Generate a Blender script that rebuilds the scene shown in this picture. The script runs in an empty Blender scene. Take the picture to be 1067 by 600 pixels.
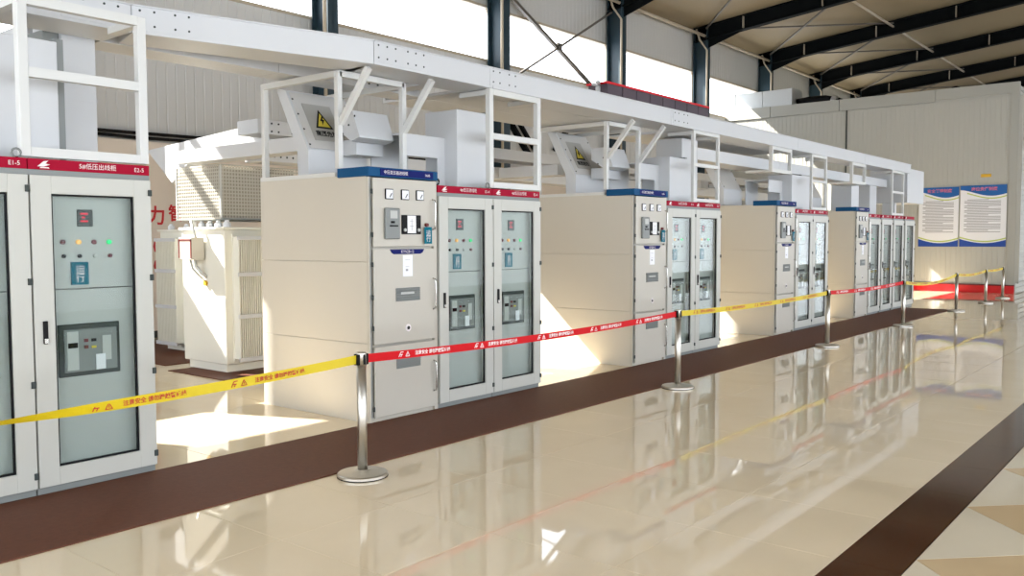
import bpy, bmesh, math, random
from mathutils import Vector, Matrix
random.seed(7)
SC = bpy.context.scene
C = SC.collection
PI = math.pi

# ------------------------------------------------------------------ camera
F, YAW, PITCH, ROLL, DIST, HGT = 911.804, 0.888651, 0.0552724, -0.00304154, 5.97369, 1.67237
fw = Vector((math.sin(YAW)*math.cos(PITCH), math.cos(YAW)*math.cos(PITCH), -math.sin(PITCH)))
r0 = Vector((math.cos(YAW), -math.sin(YAW), 0)); u0 = r0.cross(fw)
r1 = r0*math.cos(ROLL)+u0*math.sin(ROLL); u1 = -r0*math.sin(ROLL)+u0*math.cos(ROLL)
cd = bpy.data.cameras.new('camera'); cam = bpy.data.objects.new('camera', cd); C.objects.link(cam)
cd.sensor_width = 36; cd.lens = F/1067*36; cd.clip_end = 200; cd.clip_start = .05
M = Matrix((r1, u1, -fw)).transposed().to_4x4(); M.translation = Vector((0, -DIST, HGT))
cam.matrix_world = M; SC.camera = cam

# ------------------------------------------------------------------ world, sun, exposure
w = bpy.data.worlds.new('world'); SC.world = w; w.use_nodes = True
bg = w.node_tree.nodes['Background']; bg.inputs[0].default_value = (.92, .96, 1, 1); bg.inputs[1].default_value = 5.0
sd = bpy.data.lights.new('sun', 'SUN'); sd.energy = 30; sd.angle = .009; sd.color = (1, .93, .82)
sun = bpy.data.objects.new('sun', sd); C.objects.link(sun)
SUNDIR = Vector((.40, -1, -.92)).normalized()
sun.rotation_euler = SUNDIR.to_track_quat('-Z', 'Y').to_euler(); sun.location = (0, 20, 20)
SC.view_settings.view_transform = 'Standard'; SC.view_settings.look = 'None'
SC.view_settings.exposure = 0.0; SC.view_settings.gamma = 1; SC.view_settings.use_curve_mapping = False
try:
    SC.cycles.max_bounces = 10; SC.cycles.diffuse_bounces = 6; SC.cycles.transparent_max_bounces = 12
    SC.cycles.sample_clamp_indirect = 8; SC.cycles.use_denoising = True
    SC.cycles.caustics_reflective = False; SC.cycles.caustics_refractive = False
except Exception: pass

# ------------------------------------------------------------------ materials
def lin(c):
    return tuple(((v/255)/12.92 if v/255 <= .04045 else ((v/255+.055)/1.055)**2.4) for v in c)+(1,)
def mat(name, col, rough=.5, metal=0, noise=0, scale=6, spec=.5, emit=None, bump=0, coat=0):
    m = bpy.data.materials.new(name); m.use_nodes = True; nt = m.node_tree; b = nt.nodes['Principled BSDF']
    b.inputs['Base Color'].default_value = lin(col); b.inputs['Roughness'].default_value = rough
    b.inputs['Metallic'].default_value = metal; b.inputs['Specular IOR Level'].default_value = spec
    b.inputs['Coat Weight'].default_value = coat
    if emit:
        b.inputs['Emission Color'].default_value = lin(emit[0]); b.inputs['Emission Strength'].default_value = emit[1]
    if noise or bump:
        tc = nt.nodes.new('ShaderNodeTexCoord'); n = nt.nodes.new('ShaderNodeTexNoise')
        n.inputs['Scale'].default_value = scale; n.inputs['Detail'].default_value = 5
        nt.links.new(tc.outputs['Object'], n.inputs['Vector'])
    if noise:
        mx = nt.nodes.new('ShaderNodeMix'); mx.data_type = 'RGBA'
        c = lin(col); mx.inputs['A'].default_value = tuple(v*(1-noise) for v in c[:3])+(1,)
        mx.inputs['B'].default_value = tuple(min(1, v*(1+noise)) for v in c[:3])+(1,)
        nt.links.new(n.outputs['Fac'], mx.inputs['Factor']); nt.links.new(mx.outputs['Result'], b.inputs['Base Color'])
    if bump:
        bp = nt.nodes.new('ShaderNodeBump'); bp.inputs['Strength'].default_value = bump; bp.inputs['Distance'].default_value = .002
        nt.links.new(n.outputs['Fac'], bp.inputs['Height']); nt.links.new(bp.outputs['Normal'], b.inputs['Normal'])
    return m
def glass(name, tint, refl=.5):
    m = bpy.data.materials.new(name); m.use_nodes = True; nt = m.node_tree; nt.nodes.clear()
    o = nt.nodes.new('ShaderNodeOutputMaterial'); t = nt.nodes.new('ShaderNodeBsdfTransparent'); g = nt.nodes.new('ShaderNodeBsdfGlossy')
    t.inputs[0].default_value = tint+(1,); g.inputs['Roughness'].default_value = .02
    f = nt.nodes.new('ShaderNodeLayerWeight'); f.inputs['Blend'].default_value = .5
    p = nt.nodes.new('ShaderNodeMath'); p.operation = 'POWER'; p.inputs[1].default_value = 4.5; nt.links.new(f.outputs['Facing'], p.inputs[0])
    q = nt.nodes.new('ShaderNodeMath'); q.operation = 'MULTIPLY_ADD'; q.inputs[1].default_value = .9; q.inputs[2].default_value = .008; nt.links.new(p.outputs[0], q.inputs[0])
    mx = nt.nodes.new('ShaderNodeMixShader'); nt.links.new(q.outputs[0], mx.inputs[0])
    nt.links.new(t.outputs[0], mx.inputs[1]); nt.links.new(g.outputs[0], mx.inputs[2]); nt.links.new(mx.outputs[0], o.inputs[0])
    return m
def tile_mat(name, ca, cb, rough):
    m = bpy.data.materials.new(name); m.use_nodes = True; nt = m.node_tree; b = nt.nodes['Principled BSDF']
    b.inputs['Roughness'].default_value = rough; b.inputs['IOR'].default_value = 1.55
    oi = nt.nodes.new('ShaderNodeObjectInfo'); tc = nt.nodes.new('ShaderNodeTexCoord'); n = nt.nodes.new('ShaderNodeTexNoise')
    n.inputs['Scale'].default_value = 1.6; n.inputs['Detail'].default_value = 6; n.inputs['Distortion'].default_value = .6
    geo = nt.nodes.new('ShaderNodeNewGeometry')
    nt.links.new(geo.outputs['Position'], n.inputs['Vector'])
    ad = nt.nodes.new('ShaderNodeMath'); ad.operation = 'MULTIPLY_ADD'; ad.inputs[1].default_value = .25
    nt.links.new(oi.outputs['Random'], ad.inputs[0]); nt.links.new(n.outputs['Fac'], ad.inputs[2])
    mx = nt.nodes.new('ShaderNodeMix'); mx.data_type = 'RGBA'; mx.inputs['A'].default_value = lin(ca); mx.inputs['B'].default_value = lin(cb)
    nt.links.new(ad.outputs[0], mx.inputs['Factor']); nt.links.new(mx.outputs['Result'], b.inputs['Base Color'])
    return m
m_tile = tile_mat('polished_beige_tile', (217,199,167), (228,211,181), .028)
m_tan = tile_mat('polished_tan_tile', (192,166,128), (204,180,142), .04)
m_pale = tile_mat('polished_pale_tile', (206,194,168), (216,205,182), .04)
m_dark = tile_mat('dark_brown_tile', (50,28,18), (76,44,28), .10)
m_grout = mat('grout', (120,106,90), .8)
m_mat = mat('brown_mat', (96,56,38), .62, noise=.25, scale=30, bump=.5, spec=.25)
m_cream = mat('cream_enamel', (197,192,180), .45, noise=.015, scale=2)
m_front = mat('grey_enamel', (190,185,173), .4, noise=.015, scale=2)
m_lv = mat('green_grey_enamel', (190,190,182), .4, noise=.015, scale=2)
m_faceshade = mat('shaded_duct_face', (200,198,194), .45)  # duct white greyed: shade of the slanted face painted in
m_white = mat('white_enamel', (200,202,204), .38, noise=.01, scale=2)
m_wsteel = mat('white_tube', (208,209,206), .4)
m_inner = mat('inner_plate', (186,188,184), .5)
m_red = mat('crimson_band', (158,8,44), .6, spec=.12)
m_blue = mat('blue_band', (20,76,120), .6, spec=.15)
m_navy = mat('navy_plate', (12,24,96), .6, spec=.15)
m_txt = mat('white_print', (235,228,228), .5)
m_black = mat('black_plastic', (16,16,18), .6, spec=.2)
m_dgrey = mat('dark_grey_plastic', (66,72,70), .6, spec=.2)
m_meter = mat('meter_grey', (56,62,60), .45)
m_mgrey = mat('mid_grey_plastic', (128,132,130), .45)
m_lgrey = mat('light_grey_plastic', (186,188,184), .45)
m_paper = mat('paper', (240,242,246), .7)
m_ink = mat('grey_ink', (160,160,164), .7); m_pink = mat('pink_print', (226,120,140), .6)
m_teal = mat('teal_tag', (6,106,126), .7, spec=.15)
m_steel = mat('brushed_steel', (205,200,190), .36, metal=1)
m_chrome = mat('chrome', (205,203,198), .18, metal=1)
m_yel = mat('yellow_tape', (208,184,6), .5)
m_redtape = mat('red_tape', (196,6,20), .6, spec=.2)
m_tred = mat('red_print', (176,46,20), .5)
m_wred = mat('red_character', (200,24,32), .5)
m_signy = mat('sign_yellow', (226,206,70), .5)
m_signg = mat('sign_grey', (168,166,160), .4)
m_galv = mat('galvanised', (196,198,196), .4, metal=.4)
m_wallg = mat('grey_wall_panel', (194,194,192), .55, noise=.03, scale=1)
m_wallw = mat('cream_wall', (226,214,200), .6, noise=.02, scale=1)
m_room = mat('room_panel', (184,184,176), .5, noise=.02, scale=1)
m_trim = mat('grey_trim', (172,172,164), .45)
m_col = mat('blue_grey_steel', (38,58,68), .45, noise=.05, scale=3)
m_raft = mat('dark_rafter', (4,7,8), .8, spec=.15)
m_roof = mat('beige_roof', (138,122,94), .6, noise=.08, scale=.8)
m_rod = mat('grey_brown_rod', (92,86,78), .5)
m_pipe = mat('pale_pipe', (176,164,144), .5)
m_glass = glass('cabinet_glass', (.90, .93, .92))
m_pane = glass('window_glass', (.97, .98, 1.0))
m_base = mat('red_baseboard', (214,16,28), .3)
m_rim = mat('red_rim', (224,30,44), .4)
m_trough = mat('smoky_plastic', (84,72,80), .3)
m_lampr = mat('lamp_red', (110,30,40), .3); m_lampy = mat('lamp_amber', (240,190,110), .3, emit=((255,180,80), .5))
m_lampg = mat('lamp_green', (40,200,130), .3, emit=((20,230,120), .6)); m_disp = mat('red_display', (200,20,50), .4, emit=((240,20,60), .5))
m_radi = mat('radiator', (232,231,220), .45)
m_maroon = mat('maroon_frame', (104,26,26), .5)
m_pblue = mat('poster_blue', (20,96,170), .5); m_pgreen = mat('poster_green', (190,205,110), .5); m_pdark = mat('poster_deep_blue', (24,70,160), .5)
m_beige = mat('beige_lining', (150,146,134), .6)
m_mesh = mat('perforated_sheet', (184,180,168), .5)
m_brass = mat('yellow_plate', (214,170,40), .5)

# ------------------------------------------------------------------ helpers
def bx(bm, x0, x1, y0, y1, z0, z1):
    vs = [bm.verts.new(v) for v in ((x0,y0,z0),(x1,y0,z0),(x1,y1,z0),(x0,y1,z0),(x0,y0,z1),(x1,y0,z1),(x1,y1,z1),(x0,y1,z1))]
    for f in ((0,3,2,1),(4,5,6,7),(0,1,5,4),(1,2,6,5),(2,3,7,6),(3,0,4,7)): bm.faces.new([vs[i] for i in f])
def bar(bm, a, b, wd, dp=None):      # square bar from a to b
    a, b = Vector(a), Vector(b); d = (b-a).normalized(); dp = dp or wd
    up = Vector((0,0,1)) if abs(d.z) < .95 else Vector((0,1,0))
    s = d.cross(up).normalized()*wd/2; t = s.cross(d).normalized()*dp/2
    vs = [bm.verts.new(p+i*s+j*t) for p in (a,b) for i,j in ((-1,-1),(1,-1),(1,1),(-1,1))]
    for f in ((0,1,2,3),(7,6,5,4),(0,4,5,1),(1,5,6,2),(2,6,7,3),(3,7,4,0)): bm.faces.new([vs[i] for i in f])
def tube(bm, pts, r, n=10, caps=True):
    rings = []
    for i, p in enumerate(pts):
        p = Vector(p); d = (Vector(pts[min(i+1, len(pts)-1)])-Vector(pts[max(i-1, 0)])).normalized()
        up = Vector((0,0,1)) if abs(d.z) < .9 else Vector((1,0,0))
        s = d.cross(up).normalized(); t = s.cross(d)
        rr = r[i] if isinstance(r, (list, tuple)) else r
        rings.append([bm.verts.new(p+rr*(math.cos(2*PI*k/n)*s+math.sin(2*PI*k/n)*t)) for k in range(n)])
    for a, b in zip(rings, rings[1:]):
        for k in range(n): bm.faces.new((a[k], b[k], b[(k+1)%n], a[(k+1)%n]))
    if caps: bm.faces.new(rings[0]); bm.faces.new(rings[-1][::-1])
def lathe(bm, prof, n=28, c=(0,0)):
    rings = [[bm.verts.new((c[0]+r*math.cos(2*PI*k/n), c[1]+r*math.sin(2*PI*k/n), z)) for k in range(n)] for r, z in prof]
    for a, b in zip(rings, rings[1:]):
        for k in range(n): bm.faces.new((a[k], a[(k+1)%n], b[(k+1)%n], b[k]))
    bm.faces.new(rings[0][::-1]); bm.faces.new(rings[-1])
def prism(bm, poly, axis, a, b):     # polygon (2D) extruded along axis from a to b
    def P(u, v, t): return {'x': (t,u,v), 'y': (u,t,v), 'z': (u,v,t)}[axis]
    A = [bm.verts.new(P(u,v,a)) for u,v in poly]; B = [bm.verts.new(P(u,v,b)) for u,v in poly]
    n = len(poly); bm.faces.new(A[::-1]); bm.faces.new(B)
    for i in range(n): bm.faces.new((A[i], A[(i+1)%n], B[(i+1)%n], B[i]))
def BM(fn=None, *a):
    bm = bmesh.new()
    if fn: fn(bm, *a)
    return bm
def boxes(*L):
    bm = bmesh.new()
    for b in L: bx(bm, *b)
    return bm
def mesh_of(bm, name, m, bevel=0, smooth=False):
    if bevel: bmesh.ops.bevel(bm, geom=bm.edges[:], offset=bevel, segments=1, affect='EDGES', clamp_overlap=True)
    bmesh.ops.recalc_face_normals(bm, faces=bm.faces[:])
    me = bpy.data.meshes.new(name); bm.to_mesh(me); bm.free(); me.materials.append(m)
    if smooth:
        for p in me.polygons: p.use_smooth = len(p.vertices) == 4
    return me
def add(name, me, parent=None, loc=(0,0,0), rot=(0,0,0), kind=None, label=None):
    o = bpy.data.objects.new(name, me); C.objects.link(o); o.location = loc; o.rotation_euler = rot
    if parent: o.parent = parent
    if kind: o['kind'] = kind
    if label: o['label'] = label
    return o
def obj(name, bm, m, parent=None, bevel=0, smooth=False, **k):
    return add(name, mesh_of(bm, name, m, bevel, smooth), parent, **k)
def tag(o, label, cat, group=None):
    o['label'] = label; o['category'] = cat
    if group: o['group'] = group
    return o
GROUPS = {'low_voltage_cabinet': 'crimson headed low voltage cabinets', 'high_voltage_cabinet': 'blue headed high voltage cabinets', 'stanchion': 'steel stanchions of the barrier', 'barrier_tape': 'barrier tapes between the stanchions', 'portal_frame': 'steel portal frames of the hall', 'open_gantry': 'open tube frames on the crimson headed cabinets', 'tube_cage': 'tube cages on the blue headed cabinets', 'slanted_duct': 'slanted high voltage ducts', 'busbar_duct': 'sheet metal busbar ducts', 'hanging_frame': 'small hanging frames under the tray'}
def thing(name, label, cat, loc=(0,0,0), group=None, rz=0):
    o = bpy.data.objects.new(name, None); C.objects.link(o); o.location = loc; o.rotation_euler = (0,0,rz)
    o.empty_display_size = .1
    group = group or GROUPS.get(name)
    return tag(o, label, cat, group)
def struct(name, bm, m, parent=None, **k): 
    o = obj(name, bm, m, parent, **k)
    if not parent: o['kind'] = 'structure'
    return o
def kids(o): return [c for c in bpy.data.objects if c.parent == o]
def dup(root, loc, label, group=None):
    def rec(o, par):
        c = o.copy(); C.objects.link(c); c.parent = par
        for ch in tree[o.name]: rec(ch, c)
        return c
    tree = {}
    for o in list(C.objects): tree.setdefault(o.name, [])
    for o in list(C.objects):
        if o.parent: tree[o.parent.name].append(o)
    r = rec(root, None); r.location = loc; r['label'] = label
    if group: r['group'] = group
    return r
TXT = {}
def text_mesh(s, h, m, bold=0.0):
    key = (s, h, m.name, bold)
    if key in TXT: return TXT[key]
    cu = bpy.data.curves.new('t', 'FONT'); cu.body = s; cu.size = h; cu.align_x = 'CENTER'; cu.align_y = 'CENTER'
    cu.resolution_u = 2; cu.offset = bold; cu.space_line = .85
    o = bpy.data.objects.new('t', cu); C.objects.link(o)
    dg = bpy.context.evaluated_depsgraph_get(); me = bpy.data.meshes.new_from_object(o.evaluated_get(dg))
    C.objects.unlink(o); bpy.data.objects.remove(o)
    me.materials.clear(); me.materials.append(m); me.name = 'print'; TXT[key] = me
    return me
def text(name, s, h, m, parent, loc, rot=(PI/2,0,0), bold=0.0):
    return add(name, text_mesh(s, h, m, bold), parent, loc, rot)

# ================================================================== LARGE STRUCTURE
YW, YS = 8.3, -10.0          # window wall, near side wall
X0, X1 = -6.0, 49.5
BAY = 5.385
COLX = [0.6 + BAY*k for k in range(0, 10)]   # 5.985, 11.37, 16.75, 22.1, 27.5, 32.9 ...
ZS, ZH, ZE = 6.13, 7.38, 8.82                # sill, head, eave
RSL = .105
# floor -----------------------------------------------------------
floor = obj('floor', boxes((X0, X1, YS, YW, -.2, -.010)), m_grout); floor['kind'] = 'structure'
TX, g = .82, .0016
me_cache = {}
def tile_mesh(wx, wy, m):
    k = (round(wx, 4), round(wy, 4), m.name)
    if k not in me_cache: me_cache[k] = mesh_of(boxes((0, wx-2*g, 0, wy-2*g, -.010, 0)), 'tile', m)
    return me_cache[k]
rest = bmesh.new(); n_t = 0
def put_tile(x, y, wx, wy, m, single):
    if single: add('tile', tile_mesh(wx, wy, m), floor, (x+g, y+g, 0))
    else: bx(rest, x+g, x+wx-g, y+g, y+wy-g, -.010, 0)
yrows = [(-1.10, -.8375), (-1.9375, -.8375), (-2.775, -.8375), (-3.6125, -.8375)]
xs0 = 4.555-TX*12
for i in range(0, 68):
    x = xs0+i*TX
    if x+TX > X1: break
    for (yt, h) in yrows:
        single = 1 < x < 27
        put_tile(x, yt+h, TX, -h, m_tile, single)
    for j in range(11):
        y = 0+j*.83
        wy = min(.83, YW-y)
        if wy < .05: continue
        single = 3 < x < 7.5 and y < 7.5
        put_tile(x, y, TX, wy, m_tile, single)
    add('tile', tile_mesh(TX, .33, m_dark), floor, (x+g, -4.78+g, 0)) if 3 < x < 27 else None
    put_tile(x, -1.10, TX, 1.1, m_tile, False)
obj('tile_field', rest, m_tile, floor, kind='stuff')
drest = boxes((X0, xs0+TX*11-g, -4.78, -4.45, -.01, 0), (27.5, X1, -4.78, -4.45, -.01, 0)); obj('dark_tile_field', drest, m_dark, floor, kind='stuff')
tri = bmesh.new(); R2 = TX*math.sqrt(2)/2
prism(tri, [(-R2+g*3, -g*2), (R2-g*3, -g*2), (0, -R2+g*3)], 'z', -.01, 0); tri_me = mesh_of(tri, 'tile', m_pale)
dia = bmesh.new(); prism(dia, [(0, R2-g*2), (-R2+g*2, 0), (0, -R2+g*2), (R2-g*2, 0)], 'z', -.01, 0); dia_me = mesh_of(dia, 'tile', m_tan)
dia2_me = dia_me.copy(); dia2_me.materials.clear(); dia2_me.materials.append(m_pale)
drs = bmesh.new()
for k in range(-3, 12):
    cx = 4.8+2*R2*k+R2
    add('tile', tri_me, floor, (cx, -4.782, 0))
    add('tile', dia_me, floor, (cx-R2, -4.782-R2, 0))
    if k < 7: add('tile', dia2_me, floor, (cx, -4.782-2*R2, 0))
    for q in range(3, 9):
        cy = -4.782-q*R2; ccx = cx-(R2 if q % 2 else 0)
        if cy-R2 > YS: prism(drs, [(ccx, cy+R2-g*2), (ccx-R2+g*2, cy), (ccx, cy-R2+g*2), (ccx+R2-g*2, cy)], 'z', -.01, 0)
for k in range(12, 38):
    cx = 4.8+2*R2*k+R2
    for q in range(0, 9):
        cy = -4.782-q*R2; ccx = cx-(R2 if q % 2 else 0)
        if q == 0: prism(drs, [(cx-R2+g*3, cy), (cx+R2-g*3, cy), (cx, cy-R2+g*3)], 'z', -.01, 0)
        elif cy-R2 > YS and ccx+R2 < X1: prism(drs, [(ccx, cy+R2-g*2), (ccx-R2+g*2, cy), (ccx, cy-R2+g*2), (ccx+R2-g*2, cy)], 'z', -.01, 0)
obj('diagonal_tile_field', drs, m_tan, floor, kind='stuff')

# window wall -----------------------------------------------------
wl = obj('wall_back', boxes((X0, X1, YW+.06, YW+.2, 0, 3.38), (X0, X1, YW+.06, YW+.2, 3.38, 4.45), (X0, 4.15, YW+.06, YW+.2, 4.45, ZS-.02), (5.75, X1, YW+.06, YW+.2, 4.45, ZS-.02), (X0, X1, YW+.06, YW+.2, ZH+.02, ZE), (1.99, 2.53, YW+.05, YW+.2, ZS-.02, ZH+.02), (X0, .6, YW+.06, YW+.2, ZS-.02, ZH+.02)), m_wallg); wl['kind'] = 'structure'  # includes a hidden pier in the first bay, added to shade the sun patch
obj('lower_lining', boxes((X0, X1, YW, YW+.06, .12, 3.36)), m_wallw, wl, label='smooth cream lower part of the wall')
obj('skirting', boxes((X0, X1, YW-.015, YW+.06, 0, .12)), m_dgrey, wl)
def ribbed(width, h, pitch, depth=.008):
    bm = bmesh.new(); prof = []; x = 0
    while x < width-1e-6:
        prof += [(x, .05), (x+.012, .05), (x+.024, .05-depth), (x+pitch-.012, .05-depth), (x+pitch-.001, .05)]; x += pitch
    A = [bm.verts.new((x, y, 0)) for x, y in prof]; B = [bm.verts.new((x, y, h)) for x, y in prof]
    for i in range(len(prof)-1): bm.faces.new((A[i], A[i+1], B[i+1], B[i]))
    return bm
me_mid = mesh_of(ribbed(.897, ZS-3.40, .1794), 'wall_panel', m_wallg)
me_up = mesh_of(ribbed(.897, ZE-ZH-.04, .1794), 'wall_panel', m_wallg)
k = 0
while .9+k*.8975 < 46:
    x = .6+k*.8975
    if not 3.2 < x < 6: add('wall_panel', me_mid, wl, (x, YW, 3.40))
    add('wall_panel', me_up, wl, (x, YW, ZH+.04)); k += 1
obj('cable_run', BM(lambda b: [tube(b, [(3+i*1.5, YW-.05-.02*j, 3.42+.06*j+.02*math.sin(i*1.7+j)) for i in range(20)], .03, 6) for j in range(2)]), m_black, wl)
# windows
wn = obj('window_30', boxes((4.15, 4.21, YW+.04, YW+.16, 4.45, ZS-.06), (5.69, 5.75, YW+.04, YW+.16, 4.45, ZS-.06), (4.15, 5.75, YW+.04, YW+.16, 4.45, 4.5)), m_pipe); wn['kind'] = 'structure'  # hidden low window, added so sun reaches the transformer side
obj('pane', boxes((4.21, 5.69, YW+.09, YW+.096, 4.5, ZS-.06)), m_pane, wn)
for n, x in enumerate(COLX[:-1]):
    a, b = x+.0, x+BAY
    wn = obj('window_%d' % (n+1), boxes((a, b, YW+.02, YW+.16, ZS-.06, ZS), (a, b, YW+.02, YW+.16, ZH, ZH+.06)), m_pipe); wn['kind'] = 'structure'
    obj('window_frame', boxes((a, a+.05, YW+.06, YW+.12, ZS, ZH), (b-.05, b, YW+.06, YW+.12, ZS, ZH)), m_pipe, wn)
    obj('pane', boxes((a+.05, b-.05, YW+.09, YW+.096, ZS, ZH)), m_pane, wn)
struct('wall_left', boxes((X0-.2, X0, YS, YW+.2, 0, .5), (X0-.2, X0, YS, YW+.2, 6.5, 10.8), (X0-.2, X0, 7.0, YW+.2, .5, 6.5), (X0-.2, X0, YS, -9.5, .5, 6.5)), m_wallg)
for n in range(3):  # unseen left glazing, invented to light the left-facing sides
    a = -9.5+n*5.5
    wn = obj('window_%d' % (n+40), boxes((X0-.16, X0-.04, a, a+.12, .5, 6.5)), m_pipe); wn['kind'] = 'structure'
    obj('pane', boxes((X0-.1, X0-.094, a+.12, a+5.5, .5, 6.5)), m_pane, wn)
# roof: slopes up towards the hall's middle and beyond
rz = lambda y: ZE+.02+RSL*(YW-y)
def roofq(bm):
    prism(bm, [(YW+.5, rz(YW+.5)), (YS-.3, rz(YS-.3)), (YS-.3, rz(YS-.3)+.12), (YW+.5, rz(YW+.5)+.12)], 'x', X0-.2, X1+.2)
ceil = struct('ceiling', BM(roofq), m_roof)
# near side wall with unseen glazing, invented to light the cabinet fronts
NZ = 4.6
ns = struct('wall_near', boxes((X0, X1, YS-.2, YS, 0, .4), (X0, X1, YS-.2, YS, NZ, rz(YS))), m_wallg)
for n in range(10):
    a = X0+n*5.55
    wn = obj('window_%d' % (n+20), boxes((a, a+.18, YS-.16, YS-.04, .4, NZ)), m_pipe); wn['kind'] = 'structure'
    obj('pane', boxes((a+.18, a+5.55, YS-.1, YS-.094, .4, NZ)), m_pane, wn)
struct('wall_right', boxes((X1, X1+.2, YS, YW+.2, 0, 10.8)), m_wallg)

# columns, rafters (portal frames) --------------------------------
def ibeam_v(bm, x, y0, y1, z0, z1, wx=.26):
    bx(bm, x-wx/2, x+wx/2, y0, y0+.02, z0, z1); bx(bm, x-wx/2, x+wx/2, y1-.02, y1, z0, z1); bx(bm, x-.01, x+.01, y0, y1, z0, z1)
names = ['first', 'second', 'third', 'fourth', 'fifth', 'sixth', 'seventh', 'eighth', 'ninth', 'last']
colg = 'steel portal frames of the hall'
for n, x in enumerate(COLX):
    t = thing('portal_frame', '', 'steel frame', (x, YW-.2, 0))
    z1 = rz(YW-.3)-.02
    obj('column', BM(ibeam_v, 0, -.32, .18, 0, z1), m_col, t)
    def raft(bm):
        ya, yb = .18, YS-YW+.3
        za, zb = rz(YW-.2+ya)-.02, rz(YW-.2+yb)-.02
        def zt(y): return za+(zb-za)*(y-ya)/(yb-ya)
        for (x_0, x_1, o0, o1) in ((-.13, .13, -.03, 0), (-.13, .13, -.47, -.44), (-.01, .01, -.45, -.02)):
            prism(bm, [(ya, zt(ya)+o0), (yb, zt(yb)+o0), (yb, zt(yb)+o1), (ya, zt(ya)+o1)], 'x', x_0, x_1)
        prism(bm, [(-.3, zt(-.3)-.45), (-1.7, zt(-1.7)-.45), (-.3, zt(-.3)-.75)], 'x', -.012, .012)
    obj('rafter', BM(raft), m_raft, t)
    sp = bmesh.new()
    for q in range(6):
        y = -1.6-q*2.6
        zz = rz(YW-.2+y)
        for s in (-1, 1): bx(sp, min(s*.02, s*.125), max(s*.02, s*.125), y-.012, y+.012, zz-.44, zz-.06)
    obj('stiffener', sp, m_pipe, t, kind='stuff')
    dp = bmesh.new(); tube(dp, [(-.45, -.1, z1-.15), (-.42, -.2, z1-.5), (-.27, -.4, z1-.85), (-.27, -.4, 3)], .035, 8)
    obj('downpipe', dp, m_pipe, t, smooth=True)
    where = ['off to the left of the picture', 'seen through the leftmost open frame', 'leftmost full one above the tray',
             'at the left end of the crossed rods', 'at the right end of the crossed rods', 'just right of the red rimmed troughs', 'behind the pale duct on the room roof', 'behind the dark pipe on the room roof', 'beyond the room roof, far right', 'farthest of all over the room roof'][n]
    t['label'] = 'blue grey column and dark rafter, ' + where
    if n in (0,): t['group'] = colg
# eave struts and roof braces
for n in range(2, 9):
    xa, xb = COLX[n]+.14, COLX[n+1]-.14
    t = obj('eave_strut', BM(lambda b: tube(b, [(xa, YW-.45, ZE-.3), (xb, YW-.45, ZE-.3)], .05, 8)), m_pipe, smooth=True)
    tag(t, 'pale round strut tube under the eave in the ' + ['first', 'second', 'third', 'fourth', 'fifth', 'sixth', 'farthest'][n-2] + ' visible roof bay from the left', 'strut', 'pale eave strut tubes')
    if n >= 4:
        for yy in ((YW-5.0),):
            t = obj('roof_strut', BM(lambda b: tube(b, [(xa, yy, rz(yy)-.25), (xb, yy, rz(yy)-.25)], .04, 8)), m_pipe, smooth=True)
            tag(t, 'thin tube between two dark rafters, roof bay %s from the left' % ['one', 'two', 'three', 'four', 'five'][n-4], 'strut', 'roof strut tubes')
        br = bmesh.new()
        bar(br, (xa, YW-.5, rz(YW-.5)-.12), (xb, YW-5, rz(YW-5)-.12), .05); bar(br, (xb, YW-.5, rz(YW-.5)-.14), (xa, YW-5, rz(YW-5)-.14), .05)
        t = obj('roof_brace', br, m_rod); tag(t, 'crossed thin brace rods under the beige roof, roof bay %s from the left' % ['one', 'two', 'three', 'four', 'five'][n-4], 'brace', 'roof brace rods')
t = thing('cross_brace', 'crossed grey brown steel rods in front of the bright window band', 'brace', (19.35, 8.1, 6.84))
obj('rod', BM(bar, (-2.45, .02, 1.12), (2.55, .02, -1.25), .085), m_rod, t)
obj('rod', BM(bar, (-2.5, -.08, -1.36), (2.5, -.08, 1.4), .05), m_rod, t)
obj('hub_plate', boxes((-.1, .1, -.05, 0, -.1, .1)), m_rod, t)
t = thing('cross_brace', 'dark steel struts low on the wall, seen through the second cabinet frame', 'brace', (17.3, 8.24, 4.8))
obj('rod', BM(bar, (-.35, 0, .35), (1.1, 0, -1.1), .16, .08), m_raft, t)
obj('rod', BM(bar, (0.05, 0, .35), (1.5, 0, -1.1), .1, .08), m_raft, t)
t = thing('cross_brace', 'dark steel struts low on the wall, seen just right of the second warning plate', 'brace', (20.3, 8.24, 4.8))
obj('rod', BM(bar, (-.9, 0, -.7), (.0, 0, .3), .16, .08), m_raft, t)
obj('rod', BM(bar, (-.2, 0, -1.0), (.7, 0, .35), .1, .08), m_raft, t)

# inner room (end wall) -------------------------------------------
XR, RY0, RZ = 30.0, -1.12, 6.33
rm = struct('wall_end', boxes((XR+.05, 46, RY0+.05, YW-.02, 0, 6.2)), m_room)
me_rp = None
def roompanel():
    bm = bmesh.new(); prof = []; y = 0
    while y < .985:
        prof += [(0, y), (0, y+.125), (-.008, y+.129), (-.008, y+.14), (0, y+.144)]; y += .1445
    A = [bm.verts.new((x, -y, 0)) for x, y in prof]; B = [bm.verts.new((x, -y, 5.62)) for x, y in prof]
    for i in range(len(prof)-1): bm.faces.new((A[i], B[i], B[i+1], A[i+1]))
    return bm
me_rp = mesh_of(roompanel(), 'wall_panel', m_room)
for k in range(9): add('wall_panel', me_rp, rm, (XR+.02, YW-.4-k*1.015, .30))
obj('joint_strip', boxes((XR-.005, XR+.04, 3.93, 3.97, .3, 5.95)), m_dgrey, rm); obj('corner_strip', boxes((XR-.01, XR+.05, RY0, RY0+.22, .0, 6.05)), m_trim, rm)
for k, (a, b) in enumerate(((RY0, 1.2), (1.21, 4.2), (4.21, 6.6), (6.61, YW-.03))): obj('top_trim', boxes((XR-.02, XR+.12, a, b-.01, 5.95 if k else 6.0, RZ)), m_trim, rm)
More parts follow.
